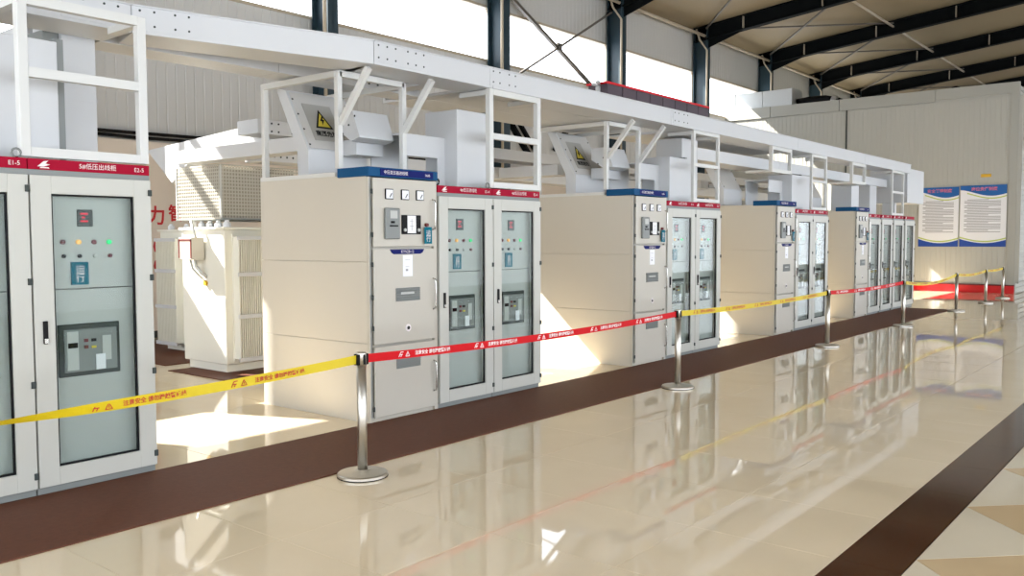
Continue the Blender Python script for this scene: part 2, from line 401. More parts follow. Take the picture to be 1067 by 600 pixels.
slm = mesh_of(boxes((XR+.06, 46, RY0-.0, RY0+.04, 0, .115)), 'slat', m_trim)
for k in range(40): add('slat', slm, rm, (0, -.004*(k % 2)-.01, .05+k*.155))
bb = struct('baseboard_end', boxes((XR-.03, XR+.03, RY0, 6, 0, .22)), m_base)
obj('cap', boxes((XR-.035, XR+.03, RY0, 6, .22, .26)), m_maroon, bb)

# ================================================================== OBJECTS
# mats
mt = obj('floor_mat', boxes((-1.5, 22.3, -1.10, -.005, 0, .009)), m_mat); tag(mt, 'long dark brown mat running along the cabinet fronts', 'mat')
mt = obj('floor_mat', boxes((5.88, 7.3, 3.02, 4.5, .0005, .009)), m_mat); tag(mt, 'dark brown mat under the nearer transformer', 'mat')
mt = obj('floor_mat', boxes((6.1, 8.4, 4.95, 7.7, .0005, .009)), m_mat); tag(mt, 'dark brown mat under the farther transformer', 'mat')

# ---- low-voltage cabinet
W = .825
def lv_cabinet(x, t1, t2, label, hdr=True, y=0):
    t = thing('low_voltage_cabinet', label, 'cabinet', (x, y, 0))
    obj('body', boxes((0, .02, .03, .95, .03, 2.2), (W-.02, W, .03, .95, .03, 2.2), (0, W, .93, .95, .03, 2.2), (0, W, .03, .95, 2.18, 2.2), (0, W, .03, .95, .03, .05), (.02, .12, .03, .05, .05, 2.18), (W-.12, W-.02, .03, .05, .05, 2.18)), m_lv, t)
    obj('plinth', boxes((.005, W-.005, .015, .9, 0, .05)), m_mgrey, t)
    h = obj('header', boxes((.003, W-.003, -.004, .04, 2.135, 2.205)), m_red, t, bevel=.003)
    hb = obj('top_rail', boxes((0, W, .004, .04, 2.10, 2.135)), m_mgrey, t)
    if t1: text('lettering', t1, .042, m_txt, h, (W*.55, -.006, 2.17))
    if t2: text('lettering', t2, .04, m_txt, h, (W-.08, -.006, 2.168))
    lg = bmesh.new(); prism(lg, [(.06, 2.155), (.10, 2.19), (.13, 2.195), (.11, 2.175), (.14, 2.17), (.1, 2.155)], 'y', -.006, -.004); prism(lg, [(.075, 2.145), (.135, 2.145), (.13, 2.152), (.08, 2.152)], 'y', -.006, -.004)
    obj('emblem', lg, m_txt, h)
    d = obj('door', boxes((.006, .135, -.02, .012, .055, 2.098), (W-.13, W-.006, -.02, .012, .055, 2.098), (.135, W-.13, -.02, .012, .055, .175), (.135, W-.13, -.02, .012, 1.98, 2.098)), m_lv, t, bevel=.002)
    obj('seal', boxes((.135, .147, -.006, .012, .175, 1.98), (W-.142, W-.13, -.006, .012, .175, 1.98), (.147, W-.142, -.006, .012, .175, .187), (.147, W-.142, -.006, .012, 1.968, 1.98)), m_black, d)
    obj('glass', boxes((.145, W-.14, -.004, .001, .185, 1.97)), m_glass, d)
    hn = obj('handle', boxes((.055, .085, -.034, -.02, 1.0, 1.15)), m_black, d, bevel=.004)
    obj('lock', boxes((.058, .082, -.037, -.02, 1.005, 1.035)), m_chrome, d)
    for z in (.14, .74, 1.41, 2.01): add('hinge', H_ME, d, (W-.012, -.02, z))
    ip = obj('inner_panel', boxes((.06, W-.10, .10, .115, .06, 1.345), (.06, W-.10, .10, .115, 1.352, 2.1)), m_inner, t); ip.location = (.03, -.04, 0)
    obj('meter', boxes((.30, .405, .088, .10, 1.77, 1.885)), m_meter, ip, bevel=.003)
    dm = bmesh.new()
    for q in range(3): bx(dm, .32+.01*(q % 2), .37-.02*(q == 1), .0865, .088, 1.80+q*.025, 1.812+q*.025)
    obj('display', dm, m_disp, ip)
    for q, mm in enumerate((m_lampr, m_lampy, m_lampr, m_lampg)): add('indicator_lamp', LAMP[mm.name], ip, (.20+q*.105, .1, 1.665), label=('lit amber lamp', 'lit green lamp')[q//2] if q in (1, 3) else 'dark red lamp')
    for q, mm in enumerate((m_black, m_black, m_lgrey, m_lampr)): add('push_button', LAMP2[mm.name], ip, (.205+q*.105, .1, 1.57))
    st = obj('status_tag', boxes((.25, .365, .086, .1, 1.375, 1.53)), m_teal, ip)
    text('lettering', '运\n行', .064, m_txt, st, (.307, .084, 1.445))
    br = obj('breaker_frame', boxes((.15, .565, .080, .1, .755, 1.11)), m_dgrey, ip, bevel=.004)
    obj('breaker', boxes((.18, .54, .068, .08, .785, 1.075)), m_mgrey, ip, bevel=.004)
    obj('trip_unit', boxes((.195, .27, .060, .068, .80, 1.06)), m_lgrey, ip)
    obj('trip_display', boxes((.20, .265, .059, .068, .95, .985)), m_black, ip)
    [obj('trip_button', boxes((.31, .335, .057, .068, a, a+.022)), m_lampr, ip) for a in (.94, .985)]
    obj('closing_button', boxes((.36, .39, .058, .068, .985, 1.005)), m_black, ip)
    obj('charge_flag', boxes((.36, .39, .060, .068, .94, .955)), m_signy, ip)
    obj('rating_card', boxes((.435, .495, .062, .068, .85, 1.02)), m_lgrey, ip)
    obj('paper_tag', boxes((.385, .45, .056, .061, .79, .895)), m_paper, ip)
    return t
H_ME = mesh_of(boxes((-.016, .010, -.012, 0, -.022, .022)), 'hinge', m_dgrey, .002)
def disc(r, m):
    bm = bmesh.new(); tube(bm, [(0, 0, 0), (0, -.014, 0), (0, -.018, 0)], [r, r, r*.6], 10); return mesh_of(bm, 'disc', m)
LAMP = {m.name: disc(.017, m) for m in (m_lampr, m_lampy, m_lampg)}
LAMP2 = {m.name: disc(.014, m) for m in (m_black, m_lgrey, m_lampr)}

# ---- high-voltage cabinet
def hv_cabinet(x, label, width=.88, num='1000'):
    Wd = width
    t = thing('high_voltage_cabinet', label, 'cabinet', (x, 0, 0))
    obj('body', boxes((.01, Wd-.01, .03, 1.6, .0, 2.24)), m_front, t)
    for a, b in ((.0, .724), (.730, 1.470), (1.476, 2.262)): obj('side_panel', boxes((0, .012, .035, 1.62, a, b)), m_cream, t, bevel=.002)
    obj('corner_post', boxes((0, .03, -.0, .035, 0, 2.24), (Wd-.045, Wd, -.0, .035, 0, 2.24)), m_front, t)
    obj('edge_gap', boxes((.012, .026, -.002, .0, .05, 2.24)), m_mgrey, t)
    # header band wraps round the corner
    h = obj('header', boxes((-.02, Wd-.01, -.03, .40, 2.245, 2.33)), m_blue, t, bevel=.004)
    pl = obj('name_plate', boxes((.12, Wd-.08, -.036, -.03, 2.255, 2.318)), m_navy, h)
    text('lettering', '中压变压器进线柜', .038, m_txt, h, (.31, -.038, 2.286))
    text('lettering', num, .034, m_txt, h, (Wd-.16, -.038, 2.284))
    zs = ((.045, .695), (.715, 1.59), (1.61, 2.235))
    xl, xr = .04, Wd-.05
    ds = []
    for i, (a, b) in enumerate(zs):
        d = obj('door', boxes((xl, xr, -.022, -.002, a, b)), m_front, t, bevel=.004); ds.append(d)
        hz = ((.2, .5), (1.0, 1.30), (1.77, 2.06))[i]
        hd = bmesh.new(); tube(hd, [(xr-.03, -.022, hz[0]), (xr-.03, -.055, hz[0]+.012), (xr-.03, -.06, hz[0]+.04), (xr-.03, -.06, hz[1]-.04), (xr-.03, -.055, hz[1]-.012), (xr-.03, -.022, hz[1])], .008, 6)
        obj('handle', hd, m_chrome, d, smooth=True)
    for i, z in enumerate((.13, .87, 1.15, 1.45, 1.72, 2.11)): add('hinge', H_ME2, ds[0 if z < .7 else 1 if z < 1.6 else 2], (.03, -.022, z))
    D = ds[2]
    for q, xx in enumerate((.18, .38, .575)):
        obj('panel_meter', boxes((xx, xx+.10, -.034, -.022, 2.045, 2.14)), m_black, D, bevel=.003)
        obj('meter_dial', boxes((xx+.008, xx+.092, -.0355, -.034, 2.052, 2.132)), m_paper, D)
        obj('meter_needle', BM(bar, (xx+.05, -.0365, 2.065), (xx+.075, -.0365, 2.10), .006), m_black, D)
    obj('relay_unit', boxes((.165, .345, -.055, -.022, 1.68, 1.965)), m_mgrey, D, bevel=.008)
    obj('relay_window', boxes((.215, .305, -.058, -.055, 1.87, 1.94)), m_lgrey, D)
    obj('relay_switch', boxes((.21, .305, -.066, -.055, 1.795, 1.808), (.225, .265, -.064, -.055, 1.825, 1.845)), m_black, D)
    mp = obj('mimic_panel', boxes((.385, .635, -.032, -.022, 1.725, 1.905)), m_black, D, bevel=.003)
    obj('mimic_card', boxes((.455, .565, -.034, -.032, 1.735, 1.90)), m_paper, D)
    obj('mimic_marks', boxes((.508, .513, -.035, -.034, 1.76, 1.87), (.485, .535, -.035, -.034, 1.80, 1.804), (.485, .53, -.035, -.034, 1.845, 1.848)), m_ink, D, kind='stuff')
    [obj('knob', BM(tube, [(xx, -.032, 1.765), (xx, -.045, 1.765)], .016, 10), m_lgrey, D) for xx in (.42, .60)]
    ky = obj('key_switch', BM(tube, [(.705, -.022, 1.815), (.705, -.05, 1.815)], .018, 10), m_maroon, D)
    st = obj('status_tag', boxes((.665, .765, -.048, -.044, 1.635, 1.795)), m_teal, D)
    text('lettering', '运\n行', .064, m_txt, st, (.716, -.050, 1.705))
    E = ds[1]
    pb = bmesh.new(); prism(pb, [(.235, 1.585), (.68, 1.585), (.66, 1.555), (.63, 1.54), (.285, 1.54), (.255, 1.555)], 'y', -.026, -.022); obj('type_plate', pb, m_navy, E)
    text('lettering', 'KYN28-12', .038, m_txt, E, (.457, -.028, 1.562))
    obj('paper_note', boxes((.40, .525, -.024, -.022, 1.33, 1.53)), m_paper, E)
    obj('note_marks', boxes((.43, .49, -.025, -.024, 1.485, 1.488), (.43, .48, -.025, -.024, 1.42, 1.423), (.435, .465, -.025, -.024, 1.38, 1.40)), m_ink, E, kind='stuff')
    def vent(D, z0, z1):
        v = bmesh.new(); bx(v, .31, .61, -.026, -.022, z0, z1)
        n = 6
        for q in range(n):
            z = z0+(z1-z0)*(q+.5)/n
            prism(v, [(-.026, z-.008), (-.036, z-.006), (-.026, z+.008)], 'x', .305, .615)
        obj('vent', v, m_mgrey, D)
    vent(E, 1.10, 1.225); vent(ds[0], .47, .575)
    if True:
        obj('vent_label', boxes((.36, .53, -.038, -.036, 1.165, 1.185)), m_lgrey, E)
    obj('keyhole_plate', BM(tube, [(.46, -.022, .845), (.46, -.028, .845)], .035, 14), m_txt, E)
    obj('keyhole', BM(tube, [(.46, -.028, .845), (.46, -.032, .845)], .017, 10), m_black, E)
    return t
H_ME2 = mesh_of(boxes((-.016, .004, -.006, .006, -.022, .022)), 'hinge', m_dgrey, .002)

HVX = (5.31, 9.855, 14.52, 18.70)
LVX = (1.60, 6.20, 10.74, 15.42)
where = ['nearest', 'second', 'third', 'farthest']
for i, x in enumerate(HVX):
    hv_cabinet(x, '%s cream high voltage cabinet with blue header%s' % (['nearest, largest', 'second nearest', 'third nearest', 'farthest'][i], [', beside the first steel post', ', behind the second steel post', '', ', beside three glazed doors'][i]), num='1608')
lvlab = ['grey cabinet with crimson header at the left edge of the picture, mostly cut off', 'large grey glazed cabinet with crimson header reading 5#低压出线柜, right of the cut off one']
for i, x in enumerate(LVX):
    n = 5-i
    lv_cabinet(x, '%d#低压进线柜' % n if i else '5#低压进线柜', 'E1-%d' % n, lvlab[0] if i == 0 else 'glazed grey cabinet with crimson header directly right of the %s blue headed cabinet' % ['', 'nearest', 'second', 'third'][i])
    lv_cabinet(x+W, '%d#低压出线柜' % n, 'E2-%d' % n, lvlab[1] if i == 0 else 'glazed grey cabinet with crimson header and open frame above it, in the %s cabinet group' % ['', 'second', 'third', 'fourth'][i])
for k in range(3):
    lv_cabinet(19.6+k*W*1.1, '1#低压柜', 'E%d-1' % (k+1), '%s of three narrow glazed doors right of the farthest blue headed cabinet' % ['left', 'middle', 'right'][k])
lv_cabinet(22.36, '', '', 'last glazed cabinet at the far right end of the row')

# ---- steel frames above the low-voltage cabinets
def lv_frame(x0, x1, zt, label, mid=True):
    t = thing('open_gantry', label, 'frame', (x0, 0, 2.2))
    y = .05; s = .062 if x0 < 9 else .048
    z0, z1 = .018, zt-2.2
    Wf = x1-x0
    obj('post', boxes((0, s, y-s/2, y+s/2, z0, z1)), m_wsteel, t, bevel=.003); obj('post', boxes((Wf-s, Wf, y-s/2, y+s/2, z0, z1)), m_wsteel, t, bevel=.003)
    obj('rail', boxes((s, Wf-s, y-s/2, y+s/2, z0, z0+s)), m_wsteel, t); obj('rail', boxes((s, Wf-s, y-s/2, y+s/2, z1-s, z1)), m_wsteel, t)
    if mid: obj('rail', boxes((s, Wf-s, y-s/2, y+s/2, .53, .53+s)), m_wsteel, t)
    [obj('tie', boxes((a, a+s, y+s/2, .45, z1-.06, z1-.01)), m_wsteel, t) for a in (0, Wf-s)]
for i, x in enumerate(LVX):
    lv_frame([2.40, 7.02, 11.58, 16.28][i], [3.26, 7.90, 12.42, 17.08][i], 3.25, 'white square tube frame standing on the %s glazed cabinet pair' % ['leftmost', 'second', 'third', 'fourth'][i])
lv_frame(21.4, 22.35, 3.25, 'white square tube frame at the far right end of the row, on the last cabinets')

# ---- cage frames on the high-voltage cabinets
def hv_frame(x, label):
    t = thing('tube_cage', label, 'frame', (x, 0, 2.26)); s = .055; zt = .97
    for (px, py) in ((.02, 1.55), (.04, .44), (.86, .44), (.86, 1.55)): obj('post', boxes((px-s/2, px+s/2, py-s/2, py+s/2, .075 if py < 1 else .002, zt)), m_wsteel, t, bevel=.003)
    obj('rail', boxes((-.01, .045, .44, 1.55, zt-s, zt)), m_wsteel, t); obj('rail', boxes((.835, .885, .44, 1.55, zt-s, zt)), m_wsteel, t)
    obj('rail', boxes((.04, .86, .44-s/2, .44+s/2, zt-s+.01, zt+.01)), m_wsteel, t); obj('rail', boxes((-.01, .03, .44, 1.6, .002, .04)), m_wsteel, t)
    for px in (.05, .86): obj('bracket', BM(bar, (px, .42, .49), (px, .03, .955), .05), m_wsteel, t)
for i, x in enumerate(HVX[:2]): hv_frame(x, 'white tube cage with slanted brackets on the %s blue headed cabinet' % ['nearest', 'second'][i])
# ---- hanging brackets further on
t = None
for i, xx in enumerate((14.40, 18.55)):
    t = thing('hanging_frame', 'small white rectangular frame hanging under the tray above the %s blue headed cabinet' % ['third', 'farthest'][i], 'frame', (xx, 0, 3.25))
    s = .045; wd = .87
    obj('post', boxes((0, s, .02, .08, -.38, -.002)), m_wsteel, t); obj('post', boxes((wd-s, wd, .02, .08, -.38, -.002)), m_wsteel, t)
    obj('rail', boxes((0, wd, .02, .08, -.44, -.38)), m_wsteel, t); obj('rail', boxes((s, wd-s, .02, .08, -.06, -.002)), m_wsteel, t)
    obj('shelf', boxes((0, wd, .08, .5, -.44, -.40)), m_wsteel, t)

# ---- main cable tray along the row
BOLT = bmesh.new()
def bolts(pts, r=.012, d=.008):
    bm = bmesh.new()
    for (x, z) in pts: tube(bm, [(x, 0, z), (x, -d, z)], r, 6)
    return bm
tr = thing('cable_tray', 'long white enamelled cable tray running over all cabinet fronts', 'cable tray', (3.3, 0, 3.25))
def tray_seg(a, b, m=m_white, parent=None, z0=0, z1=.216, wdt=.45):
    # a,b: (x, y) of front bottom edge, relative
    a, b = Vector((a[0], a[1], 0)), Vector((b[0], b[1], 0)); L = (b-a).length; ang = math.atan2(b.y-a.y, b.x-a.x)
    bm = boxes((.003, L-.003, 0, wdt, z0, z1), (.003, L-.003, -.012, .02, z1-.012, z1+.002))
    return add('tray_segment', mesh_of(bm, 'tray_segment', m, .003), parent, (a.x, a.y, 0), (0, 0, ang))
tray_seg((-6.3, .52), (.12, .52), parent=tr)
tray_seg((.12, .52), (2.10, .0), parent=tr)
xx = 2.10; z_top = .215
segs = [2.10, 3.75, 7.55, 12.2, 16.0, 19.5]
for a, b in zip(segs, segs[1:]): tray_seg((a, 0), (b, 0), parent=tr)
def splice(x, n=6, gap=True, y=0, ang=0):
    bm = boxes((0, n*.105+.06, -.006, 0, .025, .195)); o = obj('splice_plate', bm, m_white, tr, loc=(x, y, 0)); o.rotation_euler = (0, 0, ang)
    pts = [(.05+q*.105+(.05 if q >= n//2 else 0), z) for q in range(n) for z in (.065, .175)]
    b = obj('bolt', bolts(pts, .0095, .010), m_dgrey, o, kind='stuff')
splice(2.10, 6); splice(3.70, 4); splice(7.6, 4); splice(-.40, 4, y=.52); splice(.13, 4, y=.517, ang=-.2567)
# wide deck behind the tray, above the gap and the frames
dk = thing('tray_deck', 'wide white sheet deck joining the front tray over the first gap between cabinet groups', 'deck', (7.0, .46, 3.25))
for k in range(3):
    obj('sheet', boxes((k*1.3+.004, k*1.3+1.296, 0, .56, 0, .03)), m_white, dk); obj('sheet', boxes((k*1.3+.004, k*1.3+1.296, .57, 1.13, 0, .03)), m_white, dk)
obj('edge_beam', boxes((0, 3.9, 1.13, 1.17, -.0, .12)), m_white, dk)
dk = thing('tray_deck', 'white sheet deck joining the front tray over the third blue headed cabinet', 'deck', (11.6, .46, 3.25))
for k in range(3): obj('sheet', boxes((k*1.4+.004, k*1.4+1.396, 0, 1.1, 0, .03)), m_white, dk)
# lower second tray
lt = thing('cable_tray', 'lower white tray hanging behind the far small frames', 'cable tray', (12.6, .55, 2.93))
for a, b in zip((.1, 3.4, 6.8), (3.4, 6.8, 10.2)): obj('tray_segment', boxes((a+.004, b-.004, 0, .5, 0, .19)), m_white, lt, bevel=.003)

# ---- rear trays over the transformers
rt = thing('cable_tray', 'white bolted tray at the back above the transformer row', 'cable tray', (6.25, 3.0, 2.95))
for a in range(5): obj('tray_segment', boxes((a*3.3+.004, a*3.3+3.296, 0, .42, 0, .17)), m_white, rt, bevel=.003)
obj('bolt', bolts([(.2+q*.1+(.1 if q > 1 else 0), z) for q in range(4) for z in (.035, .13)]), m_black, rt, kind='stuff')
rt2 = thing('cable_tray', 'lower white perforated tray at the back, just under the bolted one', 'cable tray', (6.3, 2.95, 2.62))
for a in range(5): obj('tray_segment', boxes((a*3.3+.004, a*3.3+3.296, 0, .4, 0, .19)), m_white, rt2, bevel=.003)
obj('hole', bolts([(.15+q*.09, z) for q in range(10) for z in (.06, .14)], .014, .003), m_dgrey, rt2, kind='stuff')
# high cross tray along the back seen under the front tray
rt3 = thing('cable_tray', 'upper white tray behind the front tray, joining the slanted ducts', 'cable tray', (3.4, .99, 3.25))
tr3 = [((0, 0), (1.7, 0)), ((1.7, 0), (3.56, 0))]
for a, b in tr3: tray_seg(a, b, parent=rt3, z1=.22, wdt=.35)
obj('bolt', bolts([(2.7+q*.12, z) for q in range(4) for z in (.05, .16)]), m_dgrey, rt3, kind='stuff')
# cross channels between front and rear trays
for i, (xx, ya, yb, z) in enumerate(((3.06, 1.5, 3.0, 3.28), (6.45, .46, .98, 3.28))):
    t = obj('cross_channel', boxes((xx, xx+.3, ya, yb, z, z+.12), (xx-.02, xx, ya, yb, z-.03, z+.12)), m_white, bevel=.003)
    tag(t, 'white cross channel linking front and rear trays %s' % ['behind the leftmost open frame', 'above the nearest blue headed cabinet', ''][i], 'channel')

# ---- slanted high-voltage ducts with warning plates
def slanted(x, label, sign=True):
    t = thing('slanted_duct', label, 'duct', (x, 1.0, 2.28)); Wd = .76
    prof = [(.02, 0), (.02, .28), (.37, .89), (.53, .93), (.19, .30), (.19, 0)]
    obj('duct_body', BM(prism, prof, 'x', 0, Wd), m_white, t, bevel=.003)
    n = Vector((0, -.61, .35)).normalized(); ang = math.atan2(.61, .35)
    base = Vector((0, .02, .28)); up = Vector((0, .35, .61)).normalized()
    L = math.hypot(.35, .61)
    fc = mesh_of(boxes((.03, Wd-.03, .02, L-.02, 0, .006)), 'face_plate', m_faceshade)
    R = (ang, 0, 0)
    f = add('face_plate', fc, t, base+n*.001, R)
    if sign:
        sg = add('warning_plate', mesh_of(boxes((.13, .49, .12, .56, .007, .013)), 'warning_plate', m_signg), t, base, R)
        b = bmesh.new(); prism(b, [(.20, .27), (.42, .27), (.31, .50)], 'z', .013, .015); add('triangle', mesh_of(b, 'triangle', m_black), sg)
        b = bmesh.new(); prism(b, [(.232, .290), (.388, .290), (.31, .455)], 'z', .015, .0165); add('triangle_field', mesh_of(b, 'triangle', m_signy), sg)
        b = bmesh.new(); prism(b, [(.322, .42), (.283, .36), (.306, .36), (.292, .305), (.342, .378), (.316, .378), (.338, .415)], 'z', .0165, .018); add('bolt_symbol', mesh_of(b, 'bolt_symbol', m_black), sg)
        add('lettering', text_mesh('高压危险', .07, m_black, .002), sg, (.31, .20, .015))
    bm = bmesh.new()
    for q in range(4):
        for xx in (.04, Wd-.04): tube(bm, [(xx, .06+q*.18, 0), (xx, .06+q*.18, .012)], .011, 6)
    b = add('bolt', mesh_of(bm, 'bolt', m_dgrey), t, base, R); b['kind'] = 'stuff'
    return t
slanted(5.45, 'white slanted duct with high voltage warning plate on the nearest blue headed cabinet')
slanted(10.02, 'white slanted duct with high voltage warning plate on the second blue headed cabinet')
slanted(14.66, 'white slanted duct above the third blue headed cabinet', sign=False)
slanted(18.85, 'white slanted duct above the farthest blue headed cabinet', sign=False)

# ---- ducts over the low-voltage cabinets
def hood(x, label):
    t = thing('transition_duct', label, 'duct', (x, .58, 2.52))
    obj('hood', BM(prism, [(0, .17), (.0, .15), (.12, .12), (.35, .26), (.35, .42), (.10, .42)], 'x', 0, .46), m_white, t, bevel=.003)
    obj('neck', boxes((.10, .46, .16, .42, -.0, .15)), m_white, t)
    obj('bolt', BM(lambda b: [tube(b, [(-.004, .06+.09*q, .36-.08*q), (0, .06+.09*q, .36-.08*q)], .012, 6) for q in range(3)]), m_dgrey, t, kind='stuff')
hood(5.72, 'white hooded transition duct behind the nearest cabinet header'); hood(10.27, 'white hooded transition duct behind the second cabinet header')
def ldone(x, label, th=.83):
    t = thing('busbar_duct', label, 'duct', (x, .45, 2.21))
    # relative x: 0 = start of tall box (6.85)
    obj('front_plate', boxes((-.66, -.13, .04, .06, .32, .54), (-.13, .1, .04, .06, 0, .54)), m_white, t)
    obj('top_plate', boxes((-.66, .1, .06, .5, .52, .54)), m_white, t)
    obj('recess', boxes((-.66, -.13, .48, .5, .06, .52)), m_white, t)
    obj('tall_box', boxes((-.02, .52, -.14, .33, .0, th)), m_white, t, bevel=.004)
    obj('side_channel', boxes((.52, .58, -.10, .3, .0, th+.03)), m_mgrey, t)
for i, x in enumerate((2.25, 6.85, 11.40, 16.05)):
    ldone(x, 'white sheet metal busbar duct box on the %s glazed cabinet pair' % ['leftmost', 'second', 'third', 'fourth'][i], .83 if i < 2 else .66)
t = thing('riser_duct', 'tall white riser duct rising past the tray behind the leftmost frame', 'duct', (3.10, .98, 2.21))
obj('duct_body', boxes((0, .26, 0, .5, 0, 1.55)), m_white, t, bevel=.004); obj('seam_band', boxes((-.004, .264, -.004, .3, .55, .57)), m_white, t)
obj('side_channel', boxes((-.12, -.002, .04, .4, 0, 1.06)), m_mgrey, t)
t = thing('riser_duct', 'broad white duct box at the left picture edge above the cut off cabinet', 'duct', (1.55, 1.0, 2.21))
obj('duct_body', boxes((0, .52, 0, .45, 0, .92)), m_white, t, bevel=.004)
obj('end_plate', boxes((.05, .5, -.01, 0, .06, .86)), m_white, t)
for i, x in enumerate((12.05, 16.9, 19.9, 21.2)):
    t = thing('riser_duct', 'white riser duct %s' % ['behind the third open frame', 'behind the fourth open frame', 'above the three narrow glazed doors, left one', 'above the three narrow glazed doors, right one'][i], 'duct', (x-.0, .47, 2.21)); hh = 1.0 if i == 0 else .70
    obj('duct_body', boxes((0, .5, 0, .45, 0, hh)), m_white, t, bevel=.004); obj('side_channel', boxes((.5, .6, .05, .4, 0, hh-.02)), m_mgrey, t)

t = thing('end_duct', 'large white duct box closing the far end of the tray', 'duct', (22.9, .1, 2.55))
obj('duct_body', boxes((0, 1.5, 0, .9, 0, .84)), m_white, t, bevel=.004); obj('stand', boxes((.05, .2, .3, .6, -.34, 0)), m_white, t)
# duct running back to the transformer
t = thing('transformer_duct', 'white horizontal duct from the nearest cabinet back over the mesh box', 'duct', (5.98, 1.75, 2.64))
obj('duct_body', boxes((0, .25, 0, 2.55, 0, .16)), m_white, t, bevel=.003); obj('flange', boxes((-.02, .27, -.03, 0, -.02, .18)), m_white, t, bevel=.003)
t = thing('sloping_duct', 'white sloping duct at the back, sunlit, above and behind the mesh box', 'duct', (6.4, 0, 0))
obj('duct_body', BM(prism, [(3.44, 3.13), (3.87, 3.13), (6.30, 2.99), (5.64, 2.49), (5.12, 2.79), (3.44, 2.92)], 'x', 0, .3), m_white, t)
t.location = (6.65, 0, 0); obj('support_leg', boxes((.1, .16, 5.3, 5.36, .0, 2.7)), m_white, t)
for i, x in enumerate((10.6, 15.2)):
    t = thing('transformer_duct', 'white horizontal duct leading back behind the %s cabinet group' % ['second', 'third'][i], 'duct', (x, 1.75, 2.63))
    obj('duct_body', boxes((0, .3, 0, 1.15, 0, .16)), m_white, t, bevel=.003)

# ---- transformers
def radiator(parent, x0, x1, y, z0, z1, n=11):
    r = obj('radiator', boxes((x0, x1, y, y+.02, z0, z1)), m_radi, parent)
    fins = bmesh.new()
    for k in range(n):
        xx = x0+(x1-x0)*(k+.5)/n; bx(fins, xx-.006, xx+.006, y-.12, y, z0+.03, z1-.03)
    obj('fins', fins, m_radi, r)
    for zz in (z0, z0+(z1-z0)*.34, z0+(z1-z0)*.67, z1-.07): obj('clamp_bar', boxes((x0-.01, x1+.01, y-.135, y-.12, zz, zz+.05)), m_white, r)
def transformer(x, y, label, mesh=True, box=True, rz=0):
    t = thing('transformer', label, 'transformer', (x, y, .009), rz=rz)
    obj('tank', boxes((0, .95, 0, .98, .10, 1.80)), m_radi, t, bevel=.01)
    obj('base_frame', boxes((.04, .91, .06, .92, .0, .10)), m_radi, t)
    obj('lid', boxes((-.03, .98, -.03, 1.01, 1.80, 1.83)), m_radi, t, bevel=.003)
    radiator(t, .10, .45, -.02, .14, 1.74) if mesh else radiator(t, .10, .66, -.02, .10, 1.72, 14)
    if mesh: radiator(t, .55, .9, -.02, .14, 1.74)
    for q in range(4):
        ins = bmesh.new(); tube(ins, [(.12+.03*q, .12+q*.24, 1.83), (.12+.03*q, .12+q*.24, 1.88), (.12+.03*q, .12+q*.24, 1.90), (.12+.03*q, .12+q*.24, 1.92)], [.05, .05, .03, .025], 8)
        obj('bushing', ins, m_paper, t)
    if box:
        cb = obj('control_box', boxes((-.2, -.02, .42, .72, 1.42, 1.70)), m_cream, t, bevel=.006)
        obj('box_frame', boxes((-.205, -.20, .42, .445, 1.44, 1.68), (-.205, -.20, .70, .72, 1.44, 1.68), (-.205, -.20, .42, .72, 1.66, 1.68)), m_maroon, cb)
        for pts, rr in (([(-.1, .5, 1.42), (-.1, .5, 1.34), (-.04, .45, 1.24), (.0, .4, 1.2)], .02), ([(-.1, .62, 1.42), (-.08, .6, 1.3), (.0, .52, 1.18)], .015), ([(-.09, .5, 1.7), (-.09, .55, 1.8), (-.09, .6, 1.92)], .018)):
            obj('conduit', BM(tube, pts, rr, 8), m_galv, cb, smooth=True)
        obj('valve', BM(tube, [(-.03, .42, 1.12), (0, .42, 1.12)], .035, 10), m_brass, t)
    if mesh:
        mb = obj('top_plate', boxes((.05, 1.25, .1, 1.2, 1.925, 1.945)), m_mgrey, t)
        # perforated casing: sheet strips leaving square holes
        def perf(L, H, step=.042, wire=.017):
            bm = bmesh.new()
            n = int(L/step); m_ = int(H/step)
            for k in range(n+1): bx(bm, k*L/n-wire/2, k*L/n+wire/2, 0, .003, 0, H)
            for k in range(m_+1): bx(bm, 0, L, -.001, .002, k*H/m_-wire/2, k*H/m_+wire/2)
            return bm
        c1 = obj('mesh_panel', perf(1.2, .67), m_mesh, t, loc=(.05, .14, 1.945), kind='stuff')
        c2 = obj('mesh_panel', perf(1.02, .67), m_mesh, t, loc=(.05, 1.16, 1.945), kind='stuff'); c2.rotation_euler = (0, 0, -PI/2)
        obj('lining', boxes((.08, 1.2, .17, 1.13, 1.95, 2.60)), m_beige, t)
        [obj('corner_strip', boxes((.042, .065, a, a+.025, 1.945, 2.62)), m_lgrey, t) for a in (.125, 1.15)]
    return t
transformer(6.21, 3.68, 'pale transformer tank with perforated metal casing on top, between the first two cabinet groups')
transformer(7.04, 6.70, 'pale finned transformer further back, left of the one with the perforated casing', mesh=False, box=False, rz=-PI/2)
# red characters on the back wall (below the window), on the cream lining
ch = text('wall_character', '动力智', .62, m_wred, None, (7.72, YW-.004, 2.10), bold=.01)
for i, (s, x, z, h) in enumerate((('动', 7.08, 2.05, .36), ('力', 7.87, 2.08, .34), ('智', 8.24, 2.13, .30), ('0', 7.58, 1.52, .30), ('0', 7.88, 1.56, .34), ('0', 7.88, 1.22, .34), ('人', 8.0, .95, .2))):
    if i == 0: bpy.data.objects.remove(ch)
    o = text('wall_character', s, h, m_wred, None, (x, YW-.004, z), bold=.008)
    tag(o, ['red wall character 动 hidden behind the large left cabinet', 'red wall character 力 beside the edge of the large left cabinet', 'red wall character 智, right of 力', 'red wall digit 0 half hidden by the cabinet edge', 'upper red wall digit 0 under the character 力', 'lower red wall digit 0', 'small red wall character under the digits'][i], 'lettering')

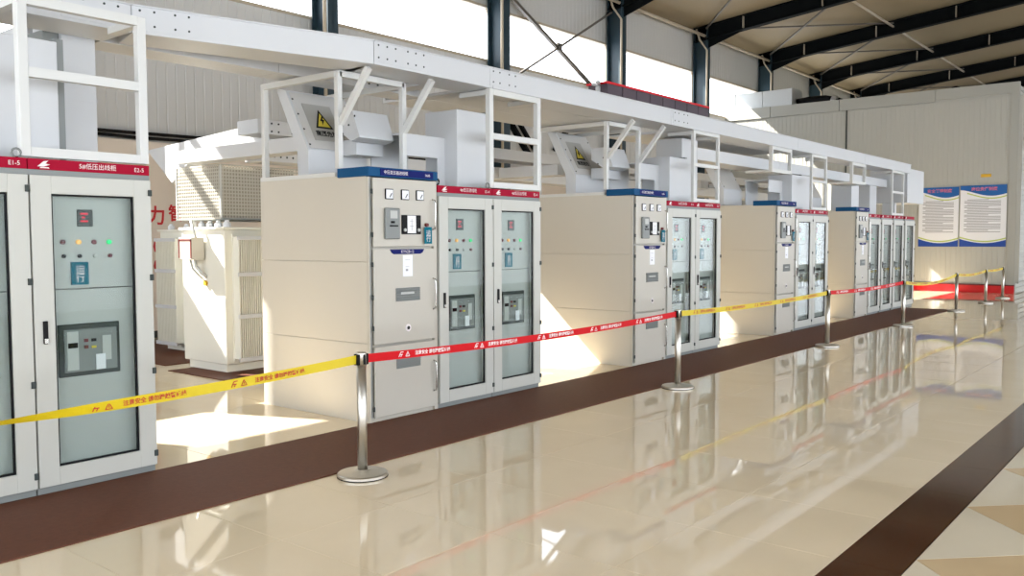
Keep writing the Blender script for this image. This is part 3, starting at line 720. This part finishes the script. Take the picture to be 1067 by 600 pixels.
# ---- red rimmed troughs on the deck
t = thing('trough_row', 'row of smoky grey troughs with a bright red rim on top of the tray', 'trough', (10.8, 1.0, 3.50))
for k in range(8):
    obj('trough', boxes((k*.4+.01, k*.4+.39, 0, .35, 0, .42)), m_trough, t, bevel=.006)
obj('rim', boxes((-.02, 3.22, -.015, .37, .42, .45)), m_rim, t, bevel=.004)
obj('end_post', boxes((-.10, -.05, .1, .15, -.0, .46), (-.2, -.05, .1, .15, .38, .41)), m_galv, t)
obj('support', boxes((0, 3.2, .05, .3, -.03, 0)), m_galv, t)
# pale duct and dark pipe on the room roof
t = thing('ventilation_duct', 'pale galvanised rectangular duct lying on the end room roof', 'duct', (XR+.1, 5.9, RZ))
for k in range(2): obj('duct_section', boxes((0, .9, k*1.05, k*1.05+1.04, -.14, .58)), m_galv, t, bevel=.01)
for a in (-.03, 2.09): obj('flange', boxes((-.02, .92, a, a+.03, -.14, .6)), m_galv, t)
t = thing('roof_pipe', 'dark round flexible pipe on the end room roof beside the pale duct', 'pipe', (XR+.6, 4.6, RZ))
pb = bmesh.new(); tube(pb, [(0, 1.25, .12), (0, .8, .16), (0, .3, .15), (.1, -.1, .05), (.2, -.4, -.1)], .15, 12); obj('hose', pb, m_black, t, smooth=True)
obj('collar', BM(tube, [(0, .05, .12), (0, -.12, .06)], .165, 12), m_galv, t)
t = thing('roof_fan', 'small dark fan unit on the end room roof', 'fan', (XR+.8, -.1, RZ)); 
obj('housing', BM(tube, [(0, .9, -.1), (0, .9, .1), (0, .9, .18)], [.18, .18, .05], 12), m_black, t); obj('stem', boxes((-.03, .03, .87, .93, -.2, 0)), m_black, t)

# ---- posters and plate on the end wall
def poster(y0, y1, z0, z1, title, label, rows):
    t = thing('poster', label, 'poster', (XR-.012, y1, z0)); wd = y1-y0; h = z1-z0     # local: u to the viewer's right
    def Q(name, poly, m, d): 
        bm = bmesh.new(); prism(bm, [(-u, v) for u, v in poly], 'x', -d-.002, -d); return obj(name, bm, m, t)
    Q('sheet', [(0, 0), (wd, 0), (wd, h), (0, h)], m_paper, 0)
    def wave(f, a, b, n=16): return [(a+(b-a)*k/n, f((a+(b-a)*k/n)/wd)) for k in range(n+1)]
    top = lambda s: h-.13-.20*math.sin(PI*min(1, max(0, s*.72)))**1.6
    Q('bottom_band', [(0, 0), (wd, 0)]+wave(lambda s: .26-.15*math.sin(PI*(s*.85+.04)), 0, wd)[::-1], m_pdark, .003)
    Q('bottom_stripe', wave(lambda s: .29-.15*math.sin(PI*(s*.85+.04)), 0, wd)+wave(lambda s: .33-.15*math.sin(PI*(s*.85+.04)), 0, wd)[::-1], m_pgreen, .006)
    Q('top_band', [(wd, h), (0, h)]+wave(top, 0, wd), m_pblue, .003)
    Q('top_stripe', wave(lambda s: top(s)-.09, wd*.15, wd)+wave(lambda s: top(s)-.055, wd*.15, wd)[::-1], m_pgreen, .006)
    pr = bmesh.new()
    zz = h-.45
    for k in range(rows):
        a = .12 if k % 3 else .2; b = wd*(.88 if (k*7) % 5 else .62)
        bx(pr, -.005, -.004, -b, -a, zz, zz+.02); zz -= (h-.85)/rows
    obj('print_lines', pr, m_ink, t, kind='stuff')
    add('lettering', text_mesh(title, .12, m_pink, .002), t, (-.009, -wd*.52, h-.12), (PI/2, 0, -PI/2))
poster(.46, 1.62, 1.41, 3.27, '安全管理制度', 'left notice poster with blue wave bands on the end wall', 22)
poster(-.86, .42, 1.41, 3.29, '岗位责任制度', 'right notice poster with blue wave bands on the end wall', 22)
o = obj('yellow_plate', boxes((XR-.02, XR, -.42, -.14, 3.53, 3.63)), m_brass, bevel=.004); tag(o, 'small yellow plate on the end wall above the right poster', 'plate')

# ---- stanchions and barrier tapes
POSTS = [(-.75, -1.28), (4.09, -1.28), (8.77, -1.25), (13.57, -1.25), (17.60, -1.28), (22.0, -1.25), (25.1, -1.27), (27.4, -1.26)]
plab = ['far left, outside the picture', 'nearest, in front of the nearest blue headed cabinet', 'second, in front of the second cabinet group', 'third from the front', 'fourth from the front', 'fifth from the front, on the mat corner', 'second farthest, before the posters', 'farthest, before the red baseboard']
def stanchion(x, y, label):
    t = thing('stanchion', 'brushed steel stanchion post, '+label, 'barrier post', (x, y, 0))
    b = bmesh.new(); lathe(b, [(.172, 0), (.178, .004), (.178, .022), (.170, .030), (.06, .044), (.045, .05)], 40); obj('base', b, m_steel, t, smooth=False)
    b = bmesh.new(); lathe(b, [(.18, .0), (.18, .006)], 40); obj('rubber_ring', b, m_black, t)
    b = bmesh.new(); lathe(b, [(.0345, .045), (.0345, .79)], 20); obj('pole', b, m_steel, t, smooth=True)
    hd = bmesh.new(); lathe(hd, [(.036, .79), (.036, .875), (.032, .885)], 20); hh = obj('head', hd, m_steel, t, smooth=True)
    obj('slot', boxes((.030, .048, -.022, .022, .795, .872), (-.048, -.030, -.022, .022, .795, .872), (-.012, .006, -.04, -.03, .80, .87)), m_black, hh)
for (x, y), l in zip(POSTS, plab): stanchion(x, y, l)
def tape(i, m, mt, sag, twist, label, txt):
    (xa, ya), (xb, yb) = POSTS[i], POSTS[i+1]
    xa += .045; xb -= .045
    t = thing('barrier_tape', label, 'barrier tape', (xa, ya, .835))
    L = xb-xa; n = 40; bm = bmesh.new(); rows = []
    def at(s):
        z = -sag*4*s*(1-s); y = (yb-ya)*s
        tw = twist(s) if twist else 0
        return Vector((L*s, y, z)), tw
    for k in range(n+1):
        p, tw = at(k/n); d = Vector((0, math.sin(tw), math.cos(tw)))*.031
        rows.append([bm.verts.new(p+d+Vector((0,o,0))) for o in (-.0006, .0006)]+[bm.verts.new(p-d+Vector((0,o,0))) for o in (.0006, -.0006)])
    for a, b in zip(rows, rows[1:]):
        for q in range(4): bm.faces.new((a[q], b[q], b[(q+1)%4], a[(q+1)%4]))
    st = obj('strip', bm, m, t)
    step = .85; x = .65 if i == 0 else .62
    while x < L-.5:
        s = x/L; p, tw = at(s); p2, _ = at(s+.01)
        sl = math.atan2(p2.z-p.z, L*.01)
        if abs(tw) < .15:
            o = add('lettering', text_mesh(txt, .034, mt, .0008), st, (p.x+.06, p.y-.003, p.z), (PI/2, -sl, 0))
            e = add('warning_mark', WM[mt.name], st, (p.x-.25, p.y-.003, p.z-sl*.3), (PI/2, -sl, 0))
        x += step
    return t
def wmark(m):
    b = bmesh.new()
    for a, c in (((-.02, -.016), (.02, -.016)), ((.02, -.016), (0, .018)), ((0, .018), (-.02, -.016)), ((0, -.008), (0, .006))):
        bar(b, (a[0]+.04, a[1], 0), (c[0]+.04, c[1], 0), .005, .0008)
    for a, c in (((-.05, -.016), (-.03, .018)), ((-.03, .018), (-.005, .018)), ((-.045, 0), (-.012, 0)), ((-.03, -.016), (-.02, 0))):
        bar(b, (a[0], a[1], 0), (c[0], c[1], 0), .006, .0008)
    return mesh_of(b, 'warning_mark', m)
WM = {m.name: wmark(m) for m in (m_tred, m_txt)}
T1, T2 = '注意安全 请勿跨越警戒线', '注意安全 请勿跨越警戒线'
tape(0, m_yel, m_tred, .066, lambda s: -1.15*math.exp(-((s-.47)/.13)**2), 'yellow barrier tape across the large left cabinet, ending at the nearest post', T1)
tape(1, m_redtape, m_txt, .035, None, 'red barrier tape between the nearest and second posts', T2)
tape(2, m_yel, m_tred, .03, None, 'yellow barrier tape between the second and third posts', T1)
tape(3, m_redtape, m_txt, .03, None, 'red barrier tape between the third and fourth posts', T2)
tape(4, m_yel, m_tred, .10, None, 'yellow barrier tape between the fourth and fifth posts', T1)
tape(5, m_yel, m_tred, .05, None, 'yellow barrier tape between the fifth and sixth posts', T1)
tape(6, m_yel, m_tred, .02, None, 'short yellow barrier tape between the two farthest posts', T1)

# ---- lifting rings on cabinet tops
for i, (x, z) in enumerate(((2.37, 2.235), (6.22, 2.24), (6.98, 2.235), (19.5, 2.235))):
    b = bmesh.new(); tube(b, [(.028*math.cos(a*PI/6), 0, .028*math.sin(a*PI/6)) for a in range(13)], .008, 6, caps=False)
    t = thing('lifting_ring', '', 'ring', (x, .02, z)); obj('ring', b, m_black if i == 1 else m_mgrey, t); obj('shank', boxes((-.008, .008, -.008, .008, -.034, -.024)), m_black, t)
    t['label'] = 'small lifting ring ' + ['on the cut off cabinet at the left edge', 'black, between the nearest blue and crimson headers', 'at the foot of the second open frame', 'beside the farthest blue header'][i]
print('objects', len(bpy.data.objects))
